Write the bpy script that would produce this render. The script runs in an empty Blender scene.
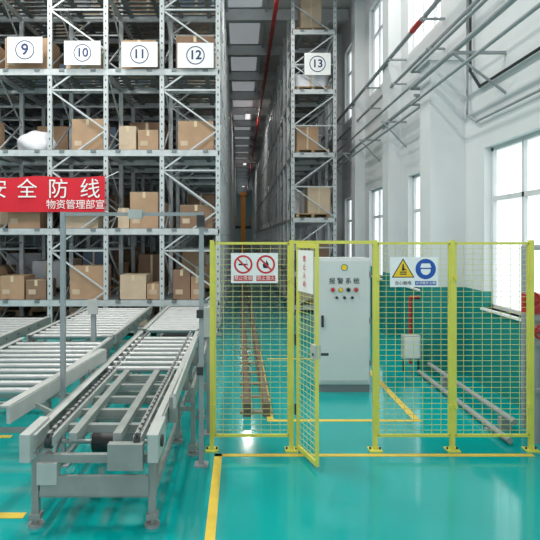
import bpy, math, random
from mathutils import Vector, Matrix
random.seed(7)
S=bpy.context.scene
S.view_settings.view_transform='Standard'
F=540.0; VX=240.0; VY=238.0; H=2.0
def P(px,py,Y): return Vector(((px-VX)*Y/F, Y, H-(py-VY)*Y/F))
def lin(c):
    c=c/255.0
    return c/12.92 if c<=0.04045 else ((c+0.055)/1.055)**2.4
def mat(name,rgb,rough=0.5,metal=0.0,var=0.08,scale=6.0,bump=0.0,emit=0.0,coat=0.0):
    m=bpy.data.materials.new(name); m.use_nodes=True
    nt=m.node_tree; b=nt.nodes['Principled BSDF']
    c=[lin(x) for x in rgb]
    b.inputs['Roughness'].default_value=rough
    b.inputs['Metallic'].default_value=metal
    if coat: b.inputs['Coat Weight'].default_value=coat; b.inputs['Coat Roughness'].default_value=0.04
    tc=nt.nodes.new('ShaderNodeTexCoord'); n=nt.nodes.new('ShaderNodeTexNoise')
    n.inputs['Scale'].default_value=scale; n.inputs['Detail'].default_value=3
    nt.links.new(tc.outputs['Object'],n.inputs['Vector'])
    r=nt.nodes.new('ShaderNodeValToRGB')
    r.color_ramp.elements[0].position=0.3; r.color_ramp.elements[1].position=0.7
    r.color_ramp.elements[0].color=[x*(1-var) for x in c]+[1]
    r.color_ramp.elements[1].color=[min(1,x*(1+var)) for x in c]+[1]
    nt.links.new(n.outputs['Fac'],r.inputs['Fac'])
    nt.links.new(r.outputs['Color'],b.inputs['Base Color'])
    if emit:
        nt.links.new(r.outputs['Color'],b.inputs['Emission Color']); b.inputs['Emission Strength'].default_value=emit
    if bump:
        bp=nt.nodes.new('ShaderNodeBump'); bp.inputs['Strength'].default_value=bump
        nt.links.new(n.outputs['Fac'],bp.inputs['Height']); nt.links.new(bp.outputs['Normal'],b.inputs['Normal'])
    return m
M={}
M['floor']=mat('teal_epoxy',(0,156,154),0.11,0,0.08,0.8,coat=0.2)
M['line']=mat('yellow_floor_paint',(222,190,70),0.35,0,0.06,9)
M['wall']=mat('white_plaster',(214,217,219),0.8,0,0.02,2)
M['teal']=mat('teal_wall_paint',(8,136,130),0.5,0,0.04,2)
M['ceil']=mat('ceiling_panel',(228,229,228),0.8,0,0.04,1)
M['steelw']=mat('white_steel',(212,214,215),0.5,0.0,0.05,4)
M['rack']=mat('galvanised_rack',(190,196,198),0.45,0.1,0.1,8)
M['rackd']=mat('rack_deck',(120,128,130),0.5,0.3,0.15,8)
M['carton']=mat('carton',(176,144,116),0.85,0,0.1,3)
M['carton2']=mat('carton_dark',(138,110,90),0.85,0,0.12,3)
M['carton3']=mat('carton_pale',(196,176,152),0.85,0,0.08,3)
M['tape']=mat('packing_tape',(210,192,160),0.3,0,0.03)
M['bag']=mat('white_wrap',(218,220,226),0.6,0,0.05,5,bump=0.3)
M['blueb']=mat('blue_grey_plastic',(86,104,128),0.5,0,0.06)
M['yel']=mat('yellow_fence_paint',(216,212,92),0.4,0,0.05,6)
M['yelw']=mat('yellow_wire',(210,210,135),0.45,0,0.05,6)
M['gray']=mat('conveyor_grey_paint',(142,147,144),0.5,0.0,0.1,6)
M['pale']=mat('pale_sheet_metal',(180,184,181),0.42,0.0,0.08,6)
M['roll']=mat('zinc_roller',(168,171,171),0.42,0.5,0.08,10)
M['dark']=mat('dark_steel',(52,54,56),0.5,0.3,0.2,10)
M['rust']=mat('brown_rail',(112,96,84),0.5,0.3,0.2,10)
M['ties']=mat('rail_tie',(150,140,120),0.5,0.2,0.15,10)
M['cab']=mat('cabinet_enamel',(206,211,212),0.35,0,0.02,3)
M['cabs']=mat('cabinet_plinth',(120,126,130),0.4,0,0.03,3)
M['white']=mat('sign_white',(236,238,238),0.5,0,0.01)
M['ink']=mat('ink_black',(28,32,48),0.6,0,0.01)
M['inkblue']=mat('ink_blue',(40,55,100),0.6,0,0.01)
M['red']=mat('sign_red',(205,30,42),0.5,0,0.03)
M['banner']=mat('banner_cloth',(212,24,46),0.7,0,0.05,2)
M['yellowsign']=mat('sign_yellow',(245,200,30),0.5,0,0.02)
M['blue']=mat('sign_blue',(20,80,170),0.5,0,0.02)
M['redpipe']=mat('fire_pipe_red',(180,50,48),0.4,0,0.05)
M['wood']=mat('pallet_wood',(172,146,112),0.8,0,0.15,8)
M['pipe']=mat('pipe_grey',(150,155,158),0.6,0.0,0.06)
M['glass']=mat('overcast_pane',(228,236,238),0.2,0,0.1,1.2,emit=1.1)
M['fill_glow']=mat('skylight_panel',(225,230,235),0.4,0,0.04,1.2,emit=0.25)  # glow for the strips added to lighten the ceiling
M['fill_lamp']=mat('fill_lamp_diffuser',(250,250,250),0.5,0,0,1,emit=0.8)  # diffuser glow of the added ceiling lights
M['orange']=mat('crane_orange',(215,140,50),0.45,0,0.05)

def link(o): S.collection.objects.link(o); return o
class MB:
    def __init__(s): s.v=[];s.f=[];s.m=[];s.mats=[];s.sm=[]
    def mi(s,k):
        if k not in s.mats: s.mats.append(k)
        return s.mats.index(k)
    def add(s,vs,fs,k,smooth=False):
        o=len(s.v); s.v+= [tuple(v) for v in vs]; i=s.mi(k)
        for f in fs: s.f.append([o+a for a in f]); s.m.append(i); s.sm.append(smooth)
    def box(s,x0,x1,y0,y1,z0,z1,k):
        vs=[(x,y,z) for x in(x0,x1) for y in(y0,y1) for z in(z0,z1)]
        s.add(vs,[(0,1,3,2),(4,6,7,5),(0,4,5,1),(2,3,7,6),(0,2,6,4),(1,5,7,3)],k)
    def obox(s,c,size,R,k):
        vs=[Vector(c)+R@Vector((x*size[0]/2,y*size[1]/2,z*size[2]/2)) for x in(-1,1) for y in(-1,1) for z in(-1,1)]
        s.add(vs,[(0,1,3,2),(4,6,7,5),(0,4,5,1),(2,3,7,6),(0,2,6,4),(1,5,7,3)],k)
    def beam(s,a,b,w,h,k):
        a=Vector(a);b=Vector(b);d=(b-a);L=d.length;d.normalize()
        up=Vector((0,0,1)) if abs(d.z)<0.9 else Vector((0,1,0))
        x=d.cross(up).normalized(); z=x.cross(d).normalized()
        R=Matrix((x,d,z)).transposed()
        s.obox((a+b)/2,(w,L,h),R,k)
    def cyl(s,a,b,r,k,n=12,r2=None,cap=True):
        a=Vector(a);b=Vector(b);d=(b-a).normalized(); r2=r if r2 is None else r2
        up=Vector((0,0,1)) if abs(d.z)<0.9 else Vector((0,1,0))
        x=d.cross(up).normalized(); y=x.cross(d)
        vs=[];
        for i in range(n):
            t=2*math.pi*i/n; q=x*math.cos(t)+y*math.sin(t)
            vs+= [a+q*r,b+q*r2]
        s.add(vs,[(2*i,2*((i+1)%n),2*((i+1)%n)+1,2*i+1) for i in range(n)],k,True)
        if cap:
            s.add(vs[0::2],[tuple(range(n))],k); s.add(vs[1::2],[tuple(range(n))],k)
    def pipe(s,pts,r,k,n=10):
        for a,b in zip(pts[:-1],pts[1:]): s.cyl(a,b,r,k,n)
        for p in pts[1:-1]: s.ball(p,r*1.12,k)
    def ball(s,c,r,k,n=8):
        c=Vector(c);vs=[];fs=[]
        for i in range(n+1):
            ph=math.pi*i/n
            for j in range(n): 
                t=2*math.pi*j/n; vs.append(c+Vector((math.sin(ph)*math.cos(t),math.sin(ph)*math.sin(t),math.cos(ph)))*r)
        for i in range(n):
            for j in range(n): fs.append((i*n+j,i*n+(j+1)%n,(i+1)*n+(j+1)%n,(i+1)*n+j))
        s.add(vs,fs,k,True)
    def ring(s,c,r0,r1,th,k,n=32):
        c=Vector(c);vs=[];fs=[]
        for i in range(n):
            t=2*math.pi*i/n; u=Vector((math.cos(t),0,math.sin(t)))
            vs+=[c+u*r0,c+u*r1,c+u*r1-Vector((0,th,0)),c+u*r0-Vector((0,th,0))]
        for i in range(n):
            a=4*i;b=4*((i+1)%n)
            for q in range(4): fs.append((a+q,a+(q+1)%4,b+(q+1)%4,b+q))
        s.add(vs,fs,k)
    def disc(s,c,r,th,k,n=32): s.cyl(Vector(c),Vector(c)-Vector((0,th,0)),r,k,n)
    def poly(s,pts,y,th,k):
        n=len(pts)
        vs=[(p[0],y,p[1]) for p in pts]+[(p[0],y-th,p[1]) for p in pts]
        fs=[tuple(range(n)),tuple(range(n,2*n))]+[(i,(i+1)%n,n+(i+1)%n,n+i) for i in range(n)]
        s.add(vs,fs,k)
    def build(s,name,bevel=0,parent=None):
        xs=[v[0] for v in s.v];ys=[v[1] for v in s.v];zs=[v[2] for v in s.v]
        c=Vector(((min(xs)+max(xs))/2,(min(ys)+max(ys))/2,min(zs)))
        me=bpy.data.meshes.new(name); me.from_pydata([tuple(Vector(v)-c) for v in s.v],[],s.f)
        for k in s.mats: me.materials.append(M[k])
        me.polygons.foreach_set('material_index',s.m); me.polygons.foreach_set('use_smooth',s.sm)
        import bmesh
        bm=bmesh.new(); bm.from_mesh(me); bmesh.ops.recalc_face_normals(bm,faces=bm.faces); bm.to_mesh(me); bm.free()
        o=link(bpy.data.objects.new(name,me)); o.location=c
        if bevel:
            b=o.modifiers.new('bevel','BEVEL'); b.width=bevel; b.segments=2; b.limit_method='ANGLE'
        if parent: o.parent=parent; o.location=c-parent.location
        return o
def text(s,size,loc,k,parent,name,rot=(math.pi/2,0,0),ext=0.001,off=0.0):
    cu=bpy.data.curves.new(name,'FONT'); cu.body=s; cu.size=size; cu.align_x='CENTER'; cu.align_y='CENTER'; cu.extrude=ext; cu.offset=off
    cu.materials.append(M[k]); o=link(bpy.data.objects.new(name,cu)); o.rotation_euler=rot
    o.parent=parent; o.location=Vector(loc)-parent.location
    return o

# ---------------- shell
b=MB(); b.box(-12,3.6,-3,82,-0.1,0,'floor'); b.build('floor')
b=MB(); b.box(-12,3.6,-3,82,9.0,9.1,'ceil'); b.build('ceiling')
b=MB()
for i in range(26):
    yy=4.4+3.1*i
    for x0 in (-9.5,-5.5,-.35): b.box(x0,x0+1.0 if x0>-1 else x0+1.6,yy,yy+2.6,8.97,8.995,'fill_glow')
b.build('ceiling_fill_panels')  # emissive strips added between the beams to brighten the ceiling
wins=[(-1.4,0.9),(1.7,4.0),(4.9,7.3)]+[(8.9+3.2*i,10.6+3.2*i) for i in range(21)]
b=MB(); XW=3.3; WZ0,WZ1=1.06,3.22; TZ=1.28
b.box(XW,XW+.3,-3,82,0,WZ0,'teal'); b.box(XW,XW+.3,-3,82,WZ1,5.6,'wall'); b.box(XW,XW+.3,-3,82,7.8,9,'wall')
y=-3
for a,c in wins+[(82,82)]:
    b.box(XW,XW+.3,y,a,WZ0,TZ,'teal'); b.box(XW,XW+.3,y,a,TZ,WZ1,'wall'); b.box(XW,XW+.3,y,a,5.6,7.8,'wall'); y=c
b.build('wall_right')
b=MB(); b.box(-12.2,-12,-3,82,0,9,'wall'); b.build('wall_left')
b=MB(); b.box(-12,3.6,82,82.2,0,9,'wall'); b.build('wall_far')
for i,(a,c) in enumerate(wins):
    for (z0,z1) in ((WZ0,WZ1),(5.6,7.8)):
        b=MB(); x=XW+.12
        b.box(x+.03,x+.04,a,c,z0,z1,'glass')
        t=.05
        b.box(x-.02,x+.03,a,a+t,z0,z1,'steelw'); b.box(x-.02,x+.03,c-t,c,z0,z1,'steelw')
        b.box(x-.02,x+.03,a,c,z0,z0+t,'steelw'); b.box(x-.02,x+.03,a,c,z1-t,z1,'steelw')
        n=3
        for j in range(1,n): 
            yy=a+(c-a)*j/n; b.box(x-.015,x+.03,yy-.025,yy+.025,z0,z1,'steelw')
        zz=z0+(z1-z0)*.68; b.box(x-.015,x+.03,a,c,zz-.03,zz+.03,'steelw')
        if z0<2: b.box(XW-.04,XW+.12,a-.03,c+.03,z0-.03,z0,'white')
        b.build('window_%d'%(2*i+(1 if z0<2 else 2)))
for i in range(22):
    yy=7.92+3.2*i
    b=MB()
    if i==0:
        b.box(2.79,3.3,yy,yy+.45,0,TZ,'teal'); b.box(2.79,3.3,yy,yy+.45,TZ,4.68,'wall')
        b.box(2.75,3.3,yy-.04,yy+.49,4.6,4.7,'steelw')
    else:
        b.box(3.04,3.3,yy-.05,yy+.4,0,TZ,'teal'); b.box(3.04,3.3,yy-.05,yy+.4,TZ,8.6,'wall')
    b.build('wall_column')
b=MB()
for i in range(26):
    yy=4+3.1*i; b.box(-12,3.3,yy,yy+.14,8.62,8.96,'steelw'); b.box(-12,3.3,yy-.05,yy+.19,8.6,8.63,'steelw')
for x in (-10,-8,-6,-4,-2,-.42,.78,2.2): b.box(x,x+.06,-3,82,8.86,8.96,'steelw')
b.build('ceiling_beams')
# ---------------- overhead pipes
b=MB()
b.cyl((.95,6,8.1),(.95,80,8.1),.06,'redpipe')
for i in range(24): b.box(.94,.96,8+3.1*i,8.03+3.1*i,8.1,8.6,'dark')
b.build('sprinkler_pipe')
b=MB()
for (x,z,r,k) in ((3.0,4.36,.035,'pipe'),(2.95,4.62,.025,'pipe'),(2.88,4.1,.022,'pipe'),(3.0,5.6,.04,'pipe'),(3.1,5.1,.03,'pipe')):
    b.cyl((x,8.5 if z<4.65 else 2,z),(x,80,z),r,k); 
    if z<4.65: b.cyl((min(x,2.7),2,z),(min(x,2.7),8.5,z),r,k); b.cyl((min(x,2.7),8.5,z),(x,8.5,z),r,k)
b.cyl((3.0,8.9,5.6),(3.0,9.4,5.6),.05,'redpipe')
for i in range(40):
    yy=4.7+2*i
    xo=2.62 if yy<8.5 else 2.8
    b.beam((3.3,yy,4.3),(xo,yy,4.3),.035,.035,'pipe'); b.beam((3.3,yy,3.8),(xo+.04,yy,4.28),.025,.025,'pipe')
    b.beam((3.3,yy,5.53),(2.95,yy,5.53),.035,.035,'pipe'); b.beam((3.3,yy,5.05),(3.0,yy,5.05),.03,.03,'pipe')
b.build('wall_pipe_run')
b=MB()
b.pipe([(3.24,7.6,8),(3.24,7.6,4.35),(3.24,7.3,4.05),(3.24,3,4.05)],.02,'dark')
b.pipe([(3.24,7.7,8),(3.24,7.7,3.75),(3.24,7.4,3.6),(3.24,3,3.6)],.018,'pipe')
b.build('cable_conduit')
# ---------------- racks
LV=[.2,.74,2.2,3.8,5.45,7.1]
def rack(name,x0,nx,dx,y0,ny,dy,LV,lace_bays,top=8.4):
    b=MB(); X=[x0+dx*i for i in range(nx+1)]; Y=[y0+dy*j for j in range(ny+1)]
    for i,x in enumerate(X):
        for j,yv in enumerate(Y):
            if j>14 and 0<i<nx and x<1: continue
            b.box(x-.045,x+.045,yv,yv+.07,0.01,top,'rack')
            if j==0:
                b.box(x-.09,x+.09,yv-.05,yv+.12,0,.015,'rackd')
                for q in range(int(top/.15)): b.box(x-.012,x+.012,yv-.002,yv,.1+.15*q,.14+.15*q,'dark')
    for z in LV:
        for j,yv in enumerate(Y):
            b.box(X[0],X[-1],yv-.01,yv+.05,z-.13,z-.01,'rack')
        for x in X: b.box(x-.03,x+.03,Y[0],Y[-1],z-.11,z-.02,'rack')
        for i in range(nx):
            for t in (.22,.78):
                xx=X[i]+dx*t; b.box(xx-.05,xx+.05,Y[0]-.03,min(Y[-1],Y[0]+6),z-.06,z+.0,'rackd')
        n=int((Y[-1]-Y[0])/.22)
        for q in range(n): b.box(X[0],X[-1],Y[0]+q*.22,Y[0]+q*.22+.12,z-.012,z,'rackd')
    def zig(a,bb,z0,z1,step,w=.032):
        z=z0;f=0
        while z+step<=z1+.01:
            p=(a if f==0 else bb);q=(bb if f==0 else a)
            b.beam((p[0],p[1],z),(q[0],q[1],z+step),w,w,'rack')
            b.beam((a[0],a[1],z),(bb[0],bb[1],z),w,w,'rack') if f==0 else None
            z+=step;f=1-f
    for j in (0,1,2,4,7):
        if j>ny: continue
        for i in lace_bays: 
            if i<nx: zig((X[i],Y[j]+.03),(X[i+1],Y[j]+.03),.1,top,.82)
    for i in range(nx+1):
        for j in range(0,ny,1):
            if (0<i<nx and j>3): continue
            if j%2==0: zig((X[i],Y[j]+.03),(X[i],Y[j+1]+.03),.1,top,.9,.028)
    return b.build(name)
rack('storage_rack',-8.45,7,8/7,11,30,1.4,LV,(0,2,4,6))
LV2=[.2,1.1,2.55,4.3,6.0,7.6]
rack('storage_rack',1.42,1,1.13,14.5,34,1.4,LV2,(0,),8.4)
def carton(x0,x1,y0,y1,z0,z1,k,name='cardboard_box'):
    b=MB(); b.box(x0,x1,y0,y1,z0,z1,k)
    xm=(x0+x1)/2
    b.box(xm-.03,xm+.03,y0-.002,y1,z1,z1+.003,'tape'); b.box(xm-.03,xm+.03,y0-.003,y0,z1-.12,z1+.003,'tape')
    b.box(x0+.05,x0+.2,y0-.003,y0,z0+.1,z0+.2,'carton3')
    b.box(x0,x1,y0-.003,y0,z1-.005,z1,'tape')
    o=b.build(name,.006); return o
def cpx(px0,px1,top,lv,Y=11.12,k='carton',d=.6):
    a=P(px0,top,Y);c=P(px1,top,Y); carton(a.x,c.x,Y,Y+d,lv,a.z,k)
kk=['carton','carton2','carton3']
for (a,c,t,lv,k) in [(0,24,276,.74,0),(26,46,280,.74,1),(70,104,266,.74,0),(120,146,275,.74,2),(147,159,284,.74,0),(173,190,270,.74,1),(191,203,277,.74,0),
    (-40,-6,270,.74,0),(-30,-8,118,3.8,0),(72,103,119,3.8,0),(119,136,126,3.8,2),(138,158,130,3.8,0),(178,213,121,3.8,0),
    (130,158,192,2.2,0),(118,129,208,2.2,2),(180,212,205,2.2,1),(60,98,205,2.2,2),(8,40,200,2.2,0),
    (5,50,38,5.45,0),(66,100,44,5.45,2),(122,156,40,5.45,0),(176,214,36,5.45,1),(-40,-8,40,5.45,0),
    (70,105,308,.2,1),(120,150,310,.2,2),(174,208,306,.2,0)]:
    cpx(a,c,t,lv,k=kk[k])
b=MB()
def rbox(x0,x1,y0,lv,hmax):
    w=random.uniform(.5,.95)*(x1-x0); h=random.uniform(.3,.95)*hmax; a=random.uniform(x0,x1-w)
    d=random.uniform(.6,1.0)
    b.box(x0+.03,x1-.03,y0,y0+1.05,lv+.09,lv+.12,'wood')
    for x in (x0+.03,(x0+x1)/2-.04,x1-.11): b.box(x,x+.08,y0,y0+1.05,lv,lv+.09,'wood')
    q=random.random(); k='bag' if q<.08 else ('blueb' if q<.16 else random.choice(kk))
    b.box(a,a+w,y0,y0+d,lv+.12,lv+.12+h,k)
    b.box(a+w*.46,a+w*.54,y0-.002,y0,lv+.12,lv+.12+h,'tape')
    if random.random()<.5 and h<.55*hmax: b.box(a+w*.1,a+w*.7,y0+.05,y0+d-.05,lv+.12+h,lv+.12+h*1.7,random.choice(kk))
for i in range(7):
    x0=-8.45+8/7*i+.08; x1=x0+8/7-.16
    for j in range(1,24):
        if j>5 and i<5: continue
        for q,z in enumerate(LV):
            if random.random()<.85: rbox(x0,x1,11+1.4*j+.15,z,(.35 if q==0 else .95))
b.build('stacked_cardboard_boxes')
b=MB()
for j in range(0,30):
    for q,z in enumerate(LV2):
        if random.random()<.75 or j==0: rbox(1.5,2.46,14.5+1.4*j+.15,z,.6 if q==0 else .9)
b.build('stacked_cardboard_boxes')
import bmesh
me=bpy.data.meshes.new('white_cloth_bundle'); bm=bmesh.new(); bmesh.ops.create_icosphere(bm,subdivisions=4,radius=1)
from mathutils import noise
for v in bm.verts:
    n=noise.noise(v.co*1.6)*.18; v.co=v.co*(1+n); v.co.z=max(v.co.z,-.45); v.co=Vector((v.co.x*.42,v.co.y*.3,(v.co.z+.45)*.32))
for f in bm.faces: f.smooth=True
bm.to_mesh(me); bm.free(); me.materials.append(M['bag'])
o=link(bpy.data.objects.new('white_cloth_bundle',me)); o.location=(-4.3,11.5,3.802)
def placard(px0,px1,py0,py1,Y,num):
    a=P(px0,py1,Y);c=P(px1,py0,Y); b=MB(); b.box(a.x,c.x,Y-.01,Y,a.z,c.z,'white')
    cx=(a.x+c.x)/2;cz=(a.z+c.z)/2; hh=(c.z-a.z)
    b.ring((cx,Y-.01,cz),hh*.33,hh*.37,.003,'inkblue')
    b.box(a.x,a.x+.01,Y-.013,Y-.01,a.z,c.z,'rackd');b.box(c.x-.01,c.x,Y-.013,Y-.01,a.z,c.z,'rackd')
    b.beam((cx-.2,Y,c.z-.03),(cx-.2,Y+.1,c.z-.03),.02,.02,'rack'); b.beam((cx+.2,Y,c.z-.03),(cx+.2,Y+.1,c.z-.03),.02,.02,'rack')
    o=b.build('aisle_number_placard'); text(num,hh*(.6 if len(num)==1 else .5),(cx,Y-.014,cz),'inkblue',o,'number',off=.006)
placard(7,43,37,63,10.9,'9');placard(64,101,41,65,10.9,'10');placard(121,158,42,67,10.9,'11');placard(177,214,43,68,10.9,'12');placard(304,331,53,75,14.4,'13')
Y=10.88; a=P(-26,212,Y);c=P(105,177,Y)
b=MB(); n=60; vs=[];fs=[]
for i in range(n+1):
    t=i/n; x=a.x+(c.x-a.x)*t
    for zt in (0,.5,1): vs.append((x,Y+.012*math.sin(t*23)*(1-.3*zt),a.z+(c.z-a.z)*zt+ (.02*math.cos(t*math.pi*4) if zt==1 else 0)))
for i in range(n):
    for q in (0,1): fs.append((3*i+q,3*i+3+q,3*i+4+q,3*i+1+q))
b.add(vs,fs,'banner',True)
b.cyl((c.x,Y,c.z-.02),(c.x+.25,Y+.1,c.z+.12),.008,'white'); b.cyl((c.x,Y,a.z+.02),(c.x+.25,Y+.1,a.z-.1),.008,'white')
ban=b.build('red_slogan_banner')
for ch,px in zip('安全防线',(-3,27,58,90)):
    p=P(px,190,Y-.03); text(ch,.42,p,'white',ban,'character')
for i,ch in enumerate('物资管理部宣'):
    p=P(51+i*9.8,205,Y-.03); text(ch,.20,p,'white',ban,'character')
# ---------------- aisle rail + stacker crane
b=MB()
for x in (.08,.30):
    b.box(x-.05,x+.05,6.1,80,0,.015,'rust'); b.box(x-.015,x+.015,6.1,80,.015,.09,'rust'); b.box(x-.03,x+.03,6.1,80,.09,.115,'rust')
for i in range(100): b.box(.0,.38,6.15+.6*i,6.22+.6*i,0,.018,'ties'); 
for x in (.08,.30): b.box(x-.04,x+.04,6.04,6.1,0,.16,'rust')
b.build('stacker_crane_rail')
b=MB()
yy=34
b.box(-.05,.45,yy-1.2,yy+1.2,.13,.45,'orange')
b.box(.05,.33,yy-.9,yy-.6,.45,4.6,'orange'); b.box(.05,.33,yy+.6,yy+.9,.45,4.6,'orange'); b.box(0,.4,yy-1,yy+1,4.6,4.8,'orange')
b.box(-.3,.7,yy-.55,yy+.55,2.6,2.75,'dark'); b.box(-.3,-.25,yy-.55,yy+.55,2.75,3.4,'orange'); b.box(.65,.7,yy-.55,yy+.55,2.75,3.4,'orange')
b.build('stacker_crane')
def fl(x0,x1,y0,y1,nm='floor_marking_line'):
    b=MB(); b.box(x0,x1,y0,y1,.0005,.003,'line'); b.build(nm)
fl(-.235,-.165,1.5,5.0); fl(-.235,2.7,4.94,5.0)
fl(.3,1.98,5.88,5.95); fl(1.9,1.98,5.95,9.5); fl(.3,.37,5.95,9.5); fl(.45,1.9,8.9,8.96)
fl(-2.9,-1.55,3.85,3.93) ; fl(-6,-2.3,5.4,5.47)
# ---------------- fence
FY=5.09; FT=1.96
def mesh_panel(b,p,q,z0,z1,fr=.018,cx=.085,cz=.05):
    p=Vector(p);q=Vector(q);L=(q-p).length;d=(q-p).normalized()
    b.beam((p.x,p.y,z0),(q.x,q.y,z0),.025,fr*1.3,'yel'); b.beam((p.x,p.y,z1),(q.x,q.y,z1),.025,fr*1.3,'yel')
    for e in (p+d*fr/2,q-d*fr/2): b.beam((e.x,e.y,z0),(e.x,e.y,z1),fr,.025,'yel') 
    n=int(L/cx)
    for i in range(1,n):
        e=p+d*L*i/n; b.beam((e.x,e.y,z0),(e.x,e.y,z1),.004,.004,'yelw')
    n=int((z1-z0)/cz)
    for i in range(1,n):
        z=z0+(z1-z0)*i/n; b.beam((p.x,p.y-.003,z),(q.x,q.y-.003,z),.004,.004,'yelw')
def post(b,x,w=.04,y=FY):
    b.box(x-w/2,x+w/2,y-w/2,y+w/2,0.01,FT+.02,'yel'); b.box(x-.06,x+.06,y-.06,y+.06,0,.012,'yel')
    for s in (-.045,.045): b.cyl((x+s,y,.01),(x+s,y,.03),.01,'dark',6)
b=MB()
xs=[-.264,.485,1.272,2.0,2.743]
for x in xs: post(b,x)
for i in (0,2,3): mesh_panel(b,(xs[i]+.02,FY),(xs[i+1]-.02,FY),.14,FT-.01)
b.beam((xs[1],FY,FT),(xs[2],FY,FT),.03,.03,'yel')
for z in (.4,1.6):
    for i,s in ((0,1),(1,-1),(2,1),(3,1),(3,-1),(4,-1)): b.box(min(xs[i]+s*.01,xs[i]+s*.04),max(xs[i]+s*.01,xs[i]+s*.04),FY-.035,FY-.02,z,z+.04,'yel')
b.build('safety_mesh_fence')
b=MB(); h0=(.535,FY-.045); h1=(.665,4.62)
mesh_panel(b,h0,h1,.06,FT-.03,.03,.07)
b.obox((.655,4.66,1.02),(.06,.08,.12),Matrix.Rotation(.27,3,'Z'),'pale'); b.cyl((.62,4.64,1.0),(.76,4.64,1.0),.012,'dark')
for z in (.35,1.0,1.7): b.cyl((.52,FY-.04,z),(.52,FY-.04,z+.1),.012,'dark')
R=Matrix.Rotation(math.atan2(h1[1]-h0[1],h1[0]-h0[0]),3,'Z')
gate=b.build('mesh_gate')
b=MB(); b.obox((.585,4.87,1.7),(.36,.006,.38),R,'white'); sg=b.build('sign_plate',parent=gate)
for i,ch in enumerate('禁止入内'):
    t=text(ch,.058,(.577,4.86,1.81-i*.075),'red',gate,'character',rot=(math.pi/2,0,math.atan2(h1[1]-h0[1],h1[0]-h0[0])))
def signboard(px0,px1,py0,py1):
    Y=FY-.03; a=P(px0,py1,Y);c=P(px1,py0,Y); b=MB(); b.box(a.x,c.x,Y-.004,Y,a.z,c.z,'white'); return b,a,c,Y-.004
b,a,c,Y=signboard(231,278,253,283)
w=(c.x-a.x);hh=c.z-a.z
for i in (0,1):
    cx=a.x+w*(.26+.48*i); cz=a.z+hh*.62; r=hh*.31
    b.ring((cx,Y,cz),r*.8,r,.002,'red')
    if i==0:
        b.box(cx-r*.5,cx+r*.35,Y-.001,Y,cz-r*.1,cz+r*.08,'ink'); b.box(cx+r*.38,cx+r*.5,Y-.001,Y,cz-r*.1,cz+r*.08,'red')
        b.beam((cx+r*.4,Y,cz+r*.15),(cx+r*.3,Y,cz+r*.5),.002,r*.1,'ink')
    else:
        b.poly([(cx-r*.25,cz-r*.4),(cx+r*.2,cz-r*.4),(cx+r*.32,cz),(cx+r*.05,cz+.5*r),(cx,cz+.15*r),(cx-.15*r,cz+.3*r),(cx-.35*r,cz-.05*r)],Y,.001,'ink')
    b.obox((cx,Y-.0015,cz),(r*1.7,.002,r*.18),Matrix.Rotation(math.radians(45),3,'Y'),'red')
    b.box(a.x+w*(.06+.48*i),a.x+w*(.46+.48*i),Y-.001,Y,a.z+hh*.07,a.z+hh*.25,'red')
o=b.build('no_smoking_sign')
for i,s in enumerate(('禁止吸烟','禁止烟火')): text(s,hh*.15,(a.x+w*(.26+.48*i),Y-.002,a.z+hh*.16),'white',o,'caption')
b,a,c,Y=signboard(390,438,257,287)
w=(c.x-a.x);hh=c.z-a.z; cz=a.z+hh*.6; cx=a.x+w*.27; r=hh*.38
b.poly([(cx-r,cz-r*.75),(cx+r,cz-r*.75),(cx,cz+r*.95)],Y,.001,'ink'); b.poly([(cx-r*.85,cz-r*.67),(cx+r*.85,cz-r*.67),(cx,cz+r*.78)],Y-.001,.001,'yellowsign')
b.box(cx-.3*r,cx+.3*r,Y-.003,Y-.002,cz-.5*r,cz-.4*r,'ink'); b.box(cx-.3*r,cx+.3*r,Y-.003,Y-.002,cz-.32*r,cz-.22*r,'ink')
b.poly([(cx-.05*r,cz+.45*r),(cx+.05*r,cz+.45*r),(cx+.12*r,cz-.15*r),(cx-.12*r,cz-.15*r)],Y-.002,.001,'ink')
b.beam((cx,Y-.003,cz+.05*r),(cx+.3*r,Y-.003,cz-.1*r),.001,r*.08,'ink')
cx=a.x+w*.74; r=hh*.34
b.disc((cx,Y,cz),r,.001,'blue')
b.disc((cx,Y-.001,cz-.1*r),r*.48,.001,'white'); b.box(cx-.6*r,cx+.6*r,Y-.003,Y-.002,cz+.0*r,cz+.12*r,'blue'); b.poly([(cx-.55*r,cz+.15*r),(cx+.55*r,cz+.15*r),(cx+.4*r,cz+.55*r),(cx-.4*r,cz+.55*r)],Y-.002,.001,'white')
b.box(a.x+w*.52,a.x+w*.96,Y-.001,Y,a.z+hh*.06,a.z+hh*.2,'blue')
o=b.build('safety_warning_sign')
text('当心触电',hh*.14,(a.x+w*.27,Y-.002,a.z+hh*.13),'ink',o,'caption'); text('必须戴安全帽',hh*.11,(a.x+w*.74,Y-.002,a.z+hh*.13),'white',o,'caption')
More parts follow.
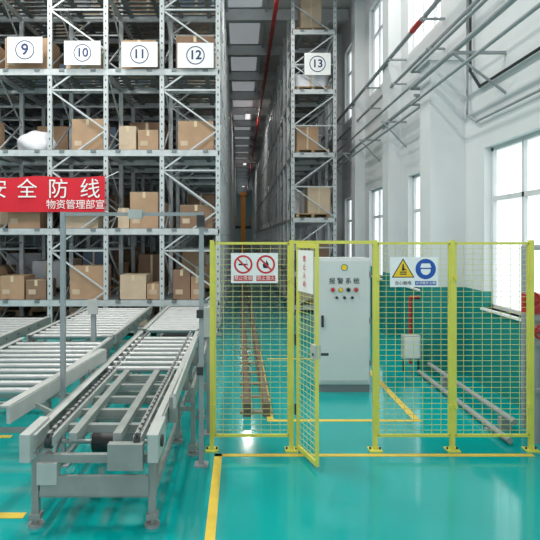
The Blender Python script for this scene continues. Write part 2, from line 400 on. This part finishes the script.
# ---------------- cabinet
b=MB(); x0,x1,Y=1.01,1.69,7.0
b.box(x0,x1,Y,Y+.4,.1,1.74,'cab'); b.box(x0+.01,x1-.01,Y+.01,Y+.39,0,.1,'cabs')
b.box(x0+.02,x1-.02,Y-.018,Y,.13,1.71,'cab'); b.box(x0+.04,x1-.04,Y-.021,Y-.018,.15,.155,'cabs')
for z in (.35,.9,1.5): b.cyl((x1-.005,Y-.02,z),(x1-.005,Y-.02,z+.07),.012,'cabs')
b.box(x0+.04,x0+.07,Y-.04,Y-.018,.85,1.0,'dark')
b.disc(((x0+x1)/2,Y-.018,1.62),.045,.003,'yellowsign'); b.ring(((x0+x1)/2,Y-.018,1.62),.035,.045,.005,'teal')
for i,k in enumerate(('red','yellowsign','ink','red')):
    b.cyl((x0+.19+i*.1,Y-.018,1.33),(x0+.19+i*.1,Y-.045,1.33),.022,k); b.ring((x0+.19+i*.1,Y-.018,1.33),.024,.034,.006,'roll')
    if i<3:b.cyl((x0+.24+i*.1,Y-.018,1.23),(x0+.24+i*.1,Y-.04,1.23),.018,'dark')
cab=b.build('electrical_control_cabinet',.004)
for i,ch in enumerate('报警系统'): text(ch,.085,(x0+.18+i*.105,Y-.022,1.44),'ink',cab,'character')
# ---------------- fire valves / pipes at right
b=MB()
b.pipe([(2.9,5.3,0),(2.9,5.3,1.35),(3.25,5.3,1.35)],.055,'pipe'); b.pipe([(3.0,5.7,0),(3.0,5.7,1.9),(3.28,5.7,1.9)],.03,'pipe')
for z in (.5,.95,1.2): b.cyl((2.9,5.3,z),(2.9,5.3,z+.04),.085,'pipe')
def wheel(c,r):
    n=20
    pts=[Vector(c)+Vector((math.cos(2*math.pi*i/n)*r,0,math.sin(2*math.pi*i/n)*r)) for i in range(n+1)]
    for p,q in zip(pts[:-1],pts[1:]): b.cyl(p,q,.014,'redpipe',6)
    for i in range(0,n,5): b.cyl(c,pts[i],.01,'redpipe',6)
    b.cyl(Vector(c),Vector(c)+Vector((0,.14,0)),.022,'redpipe')
wheel((2.80,5.17,1.40),.075); wheel((2.88,5.17,1.1),.06)
b.box(2.8,2.98,5.24,5.38,1.26,1.45,'redpipe')
b.build('valve_pipework')
b=MB(); b.cyl((2.6,5.2,.045),(2.62,7.9,.045),.03,'pipe'); b.cyl((2.75,5.4,.16),(2.76,7.88,.16),.03,'pipe')
for i in range(2): b.box(2.70,2.82,5.6+1.6*i,5.66+1.6*i,0,.135,'pipe'); b.box(2.56,2.66,5.6+1.6*i,5.66+1.6*i,0,.02,'pipe')
b.build('floor_pipe')
b=MB(); b.pipe([(2.72,8.62,0),(2.72,8.62,1.05),(3.27,8.62,1.05)],.03,'redpipe'); b.build('fire_riser_pipe')
b=MB(); b.box(2.42,2.68,8.0,8.12,.2,.55,'pale'); b.box(2.44,2.66,7.99,8.0,.22,.53,'white')
for xx in (2.44,2.66): b.box(xx-.015,xx+.015,8.04,8.07,0,.2,'dark')
b.build('white_equipment_box',.005)
# ---------------- conveyors
def leg(b,x,y,z,w=.05):
    b.box(x-w/2,x+w/2,y-w/2,y+w/2,.05,z,'gray'); b.cyl((x,y,.0),(x,y,.02),.055,'roll'); b.cyl((x,y,.02),(x,y,.08),.012,'roll')
    b.box(x-.04,x+.04,y-.035,y+.035,.05,.09,'gray')
def conveyor(x0,x1,y0,y1,z,legs,rolls,chain=True,rs=.13):
    b=MB(); 
    for x,s in ((x0,1),(x1,-1)):
        b.box(x-.012,x+.012,y0,y1,z-.13,z,'gray'); b.box(min(x,x+s*.06),max(x,x+s*.06),y0,y1,z-.012,z,'pale'); b.box(min(x,x+s*.05),max(x,x+s*.05),y0,y1,z-.13,z-.12,'gray')
        if chain:
            xx=x+s*.13; b.box(xx-.03,xx+.03,y0+.05,y1,z-.1,z-.03,'pale'); b.box(xx-.008,xx+.008,y0+.02,y1,z-.03,z-.005,'dark')
            for q in range(int((y1-y0)/.1)): b.box(xx-.012,xx+.012,y0+.05+.1*q,y0+.1+.1*q,z-.02,z-.001,'roll')
            b.cyl((xx-.02,y0+.06,z-.065),(xx+.02,y0+.06,z-.065),.05,'dark',16)
            xe=x+s*.04; b.box(min(x-s*.03,xe),max(x-s*.03,xe),y0-.06,y0+.32,z-.17,z+.02,'pale')
            b.cyl((x-s*.03,y0+.08,z-.07),(x-s*.045,y0+.08,z-.07),.04,'dark',14)
        for yy in [y0+.4*i for i in range(1,int((y1-y0)/.4))]: b.cyl((x-s*.012,yy,z-.06),(x-s*.02,yy,z-.06),.015,'dark',6)
    for ra,rb in rolls:
        n=int((rb-ra)/rs)
        for i in range(n+1):
            yy=ra+i*rs; b.cyl((x0+.02,yy,z-.045),(x1-.02,yy,z-.045),.036,'roll',14)
    for yy in legs:
        for x in (x0+.03,x1-.03): leg(b,x,yy,z-.12)
        b.box(x0,x1,yy-.02,yy+.02,z-.22,z-.16,'gray'); b.box(x0,x1,yy-.018,yy+.018,.2,.245,'gray')
    for p,q in zip(legs[:-1],legs[1:]):
        for x in (x0+.03,x1-.03): b.box(x-.018,x+.018,p,q,.2,.24,'gray')
    return b
b=conveyor(-1.45,-.58,3.68,7.8,.66,[3.76,5.3,6.6,7.6],[(5.7,7.6)],rs=.24)
for yy in (4.05,4.4,4.75,5.15,5.5): b.box(-1.44,-.59,yy,yy+.05,.54,.6,'gray')
b.box(-1.2,-1.14,3.78,5.6,.575,.635,'gray'); b.box(-.89,-.83,3.78,5.6,.575,.635,'gray')
b.beam((-1.42,3.82,.2),(-1.42,4.5,.54),.03,.03,'gray'); b.beam((-.61,3.82,.2),(-.61,4.5,.54),.03,.03,'gray')
b.cyl((-1.15,4.25,.4),(-.9,4.25,.4),.08,'dark',18); b.box(-.92,-.78,4.16,4.34,.3,.5,'gray'); b.cyl((-1.4,4.25,.4),(-.62,4.25,.4),.018,'roll')
b.box(-1.40,-1.26,3.71,3.8,.30,.45,'pale'); b.box(-1.38,-.63,3.72,3.75,.22,.36,'gray')
b.box(-.9,-.66,3.66,3.72,.42,.6,'gray')
b.build('chain_roller_conveyor',.003)
b=MB()
b.beam((-1.67,3.89,.72),(-1.47,5.9,.72),.025,.12,'pale'); b.beam((-1.70,3.89,.785),(-1.50,5.9,.785),.07,.012,'pale')
for t in (.2,.75): 
    x=-1.67+.2*t;yy=3.89+2.0*t; b.beam((x,yy,.68),(-1.465,yy,.60),.03,.03,'gray')
b.build('pallet_guide_plate')
b=MB()
b.beam((-.50,4.1,.76),(-.52,6.5,.76),.02,.11,'pale')
for yy in (4.3,5.2,6.2): b.box(-.56,-.5,yy-.03,yy+.03,.54,.74,'gray')
b.build('pallet_guide_plate')
b=MB()
b.box(-.45,-.42,4.9,7.2,.5,.64,'gray')
for yy in (5.0,6.0,7.1): leg(b,-.435,yy,.5,.04); b.box(-.55,-.43,yy-.015,yy+.015,.4,.44,'gray')
b.build('conveyor_side_rail')
b=conveyor(-1.45,-.58,8.0,10.8,.66,[8.2,9.4,10.6],[(8.1,10.7)],False,.18); b.box(-1.2,-.8,8.3,8.8,.3,.5,'dark'); b.build('roller_conveyor',.003)
b=conveyor(-3.0,-1.75,4.85,7.4,.64,[5.0,6.1,7.25],[(4.95,7.3)],False,.24); b.build('roller_conveyor',.003)
b=conveyor(-3.0,-1.75,7.6,10.7,.64,[7.8,9.2,10.5],[(7.7,10.6)],False,.24); b.build('roller_conveyor',.003)
b=conveyor(-4.6,-3.3,5.6,9.4,.64,[5.8,7.4,9.2],[(5.7,9.3)],False,.24); b.build('roller_conveyor',.003)
b=MB(); Y=4.76
for x in (-1.56,-.34):
    b.box(x-.02,x+.02,Y-.02,Y+.02,0.01,2.23,'pipe'); b.box(x-.06,x+.06,Y-.06,Y+.06,0,.012,'pipe')
b.box(-1.56,-.34,Y-.015,Y+.015,2.195,2.225,'pipe'); b.box(-.38,-.31,Y-.04,Y+.04,2.1,2.2,'dark'); b.box(-.98,-.86,Y-.04,Y+.04,2.17,2.25,'pale')
for z in (.8,1.3): b.box(-.38,-.32,Y-.045,Y-.02,z,z+.07,'dark')
b.build('pallet_gauge_frame')
b=MB(); b.box(-.34,-.27,5.5,5.57,0.01,1.25,'pipe'); b.box(-.37,-.24,5.45,5.5,1.0,1.3,'pale');b.box(-.37,-.24,5.46,5.61,0,.012,'pipe'); b.build('sensor_post')
b=MB(); b.box(-2.06,-2.0,7.46,7.52,0,1.15,'pipe'); b.box(-2.1,-1.96,7.43,7.46,.95,1.15,'pale'); b.box(-2.1,-1.96,7.42,7.56,0,.012,'pipe'); b.build('sensor_post')
# fill lamps and their fixtures, added to light the hall
for x,yy in ((-4,4),(-8,4),(-4,9),(-1,5.5),(2,0),(.4,13),(.4,28),(.4,46),(.4,66),(2.6,9.5)):
    b=MB(); b.box(x-.15,x+.15,yy-.6,yy+.6,8.3,8.36,'steelw'); b.box(x-.12,x+.12,yy-.57,yy+.57,8.28,8.3,'fill_lamp'); b.cyl((x,yy,8.36),(x,yy,8.6),.01,'dark')
    o=b.build('added_fill_lamp')
    l=bpy.data.lights.new('fill_light','AREA'); l.shape='RECTANGLE'; l.size=.3; l.size_y=1.2; l.energy=200 if x<0 else 80; l.color=(1,.96,.9)
    lo=link(bpy.data.objects.new('fill_light',l)); lo.parent=o; lo.location=Vector((x,yy,8.25))-o.location
w=bpy.data.worlds.new('World'); S.world=w; w.use_nodes=True
bg=w.node_tree.nodes['Background']; bg.inputs['Color'].default_value=(.96,.97,1,1); bg.inputs['Strength'].default_value=1.1
cd=bpy.data.cameras.new('Camera'); cam=link(bpy.data.objects.new('Camera',cd)); cam.location=(0,0,H); cam.rotation_euler=(math.pi/2,0,0)
cd.sensor_width=36; cd.lens=36; cd.shift_x=(270-VX)/540; cd.shift_y=-(270-VY)/540; cd.clip_end=300
S.camera=cam
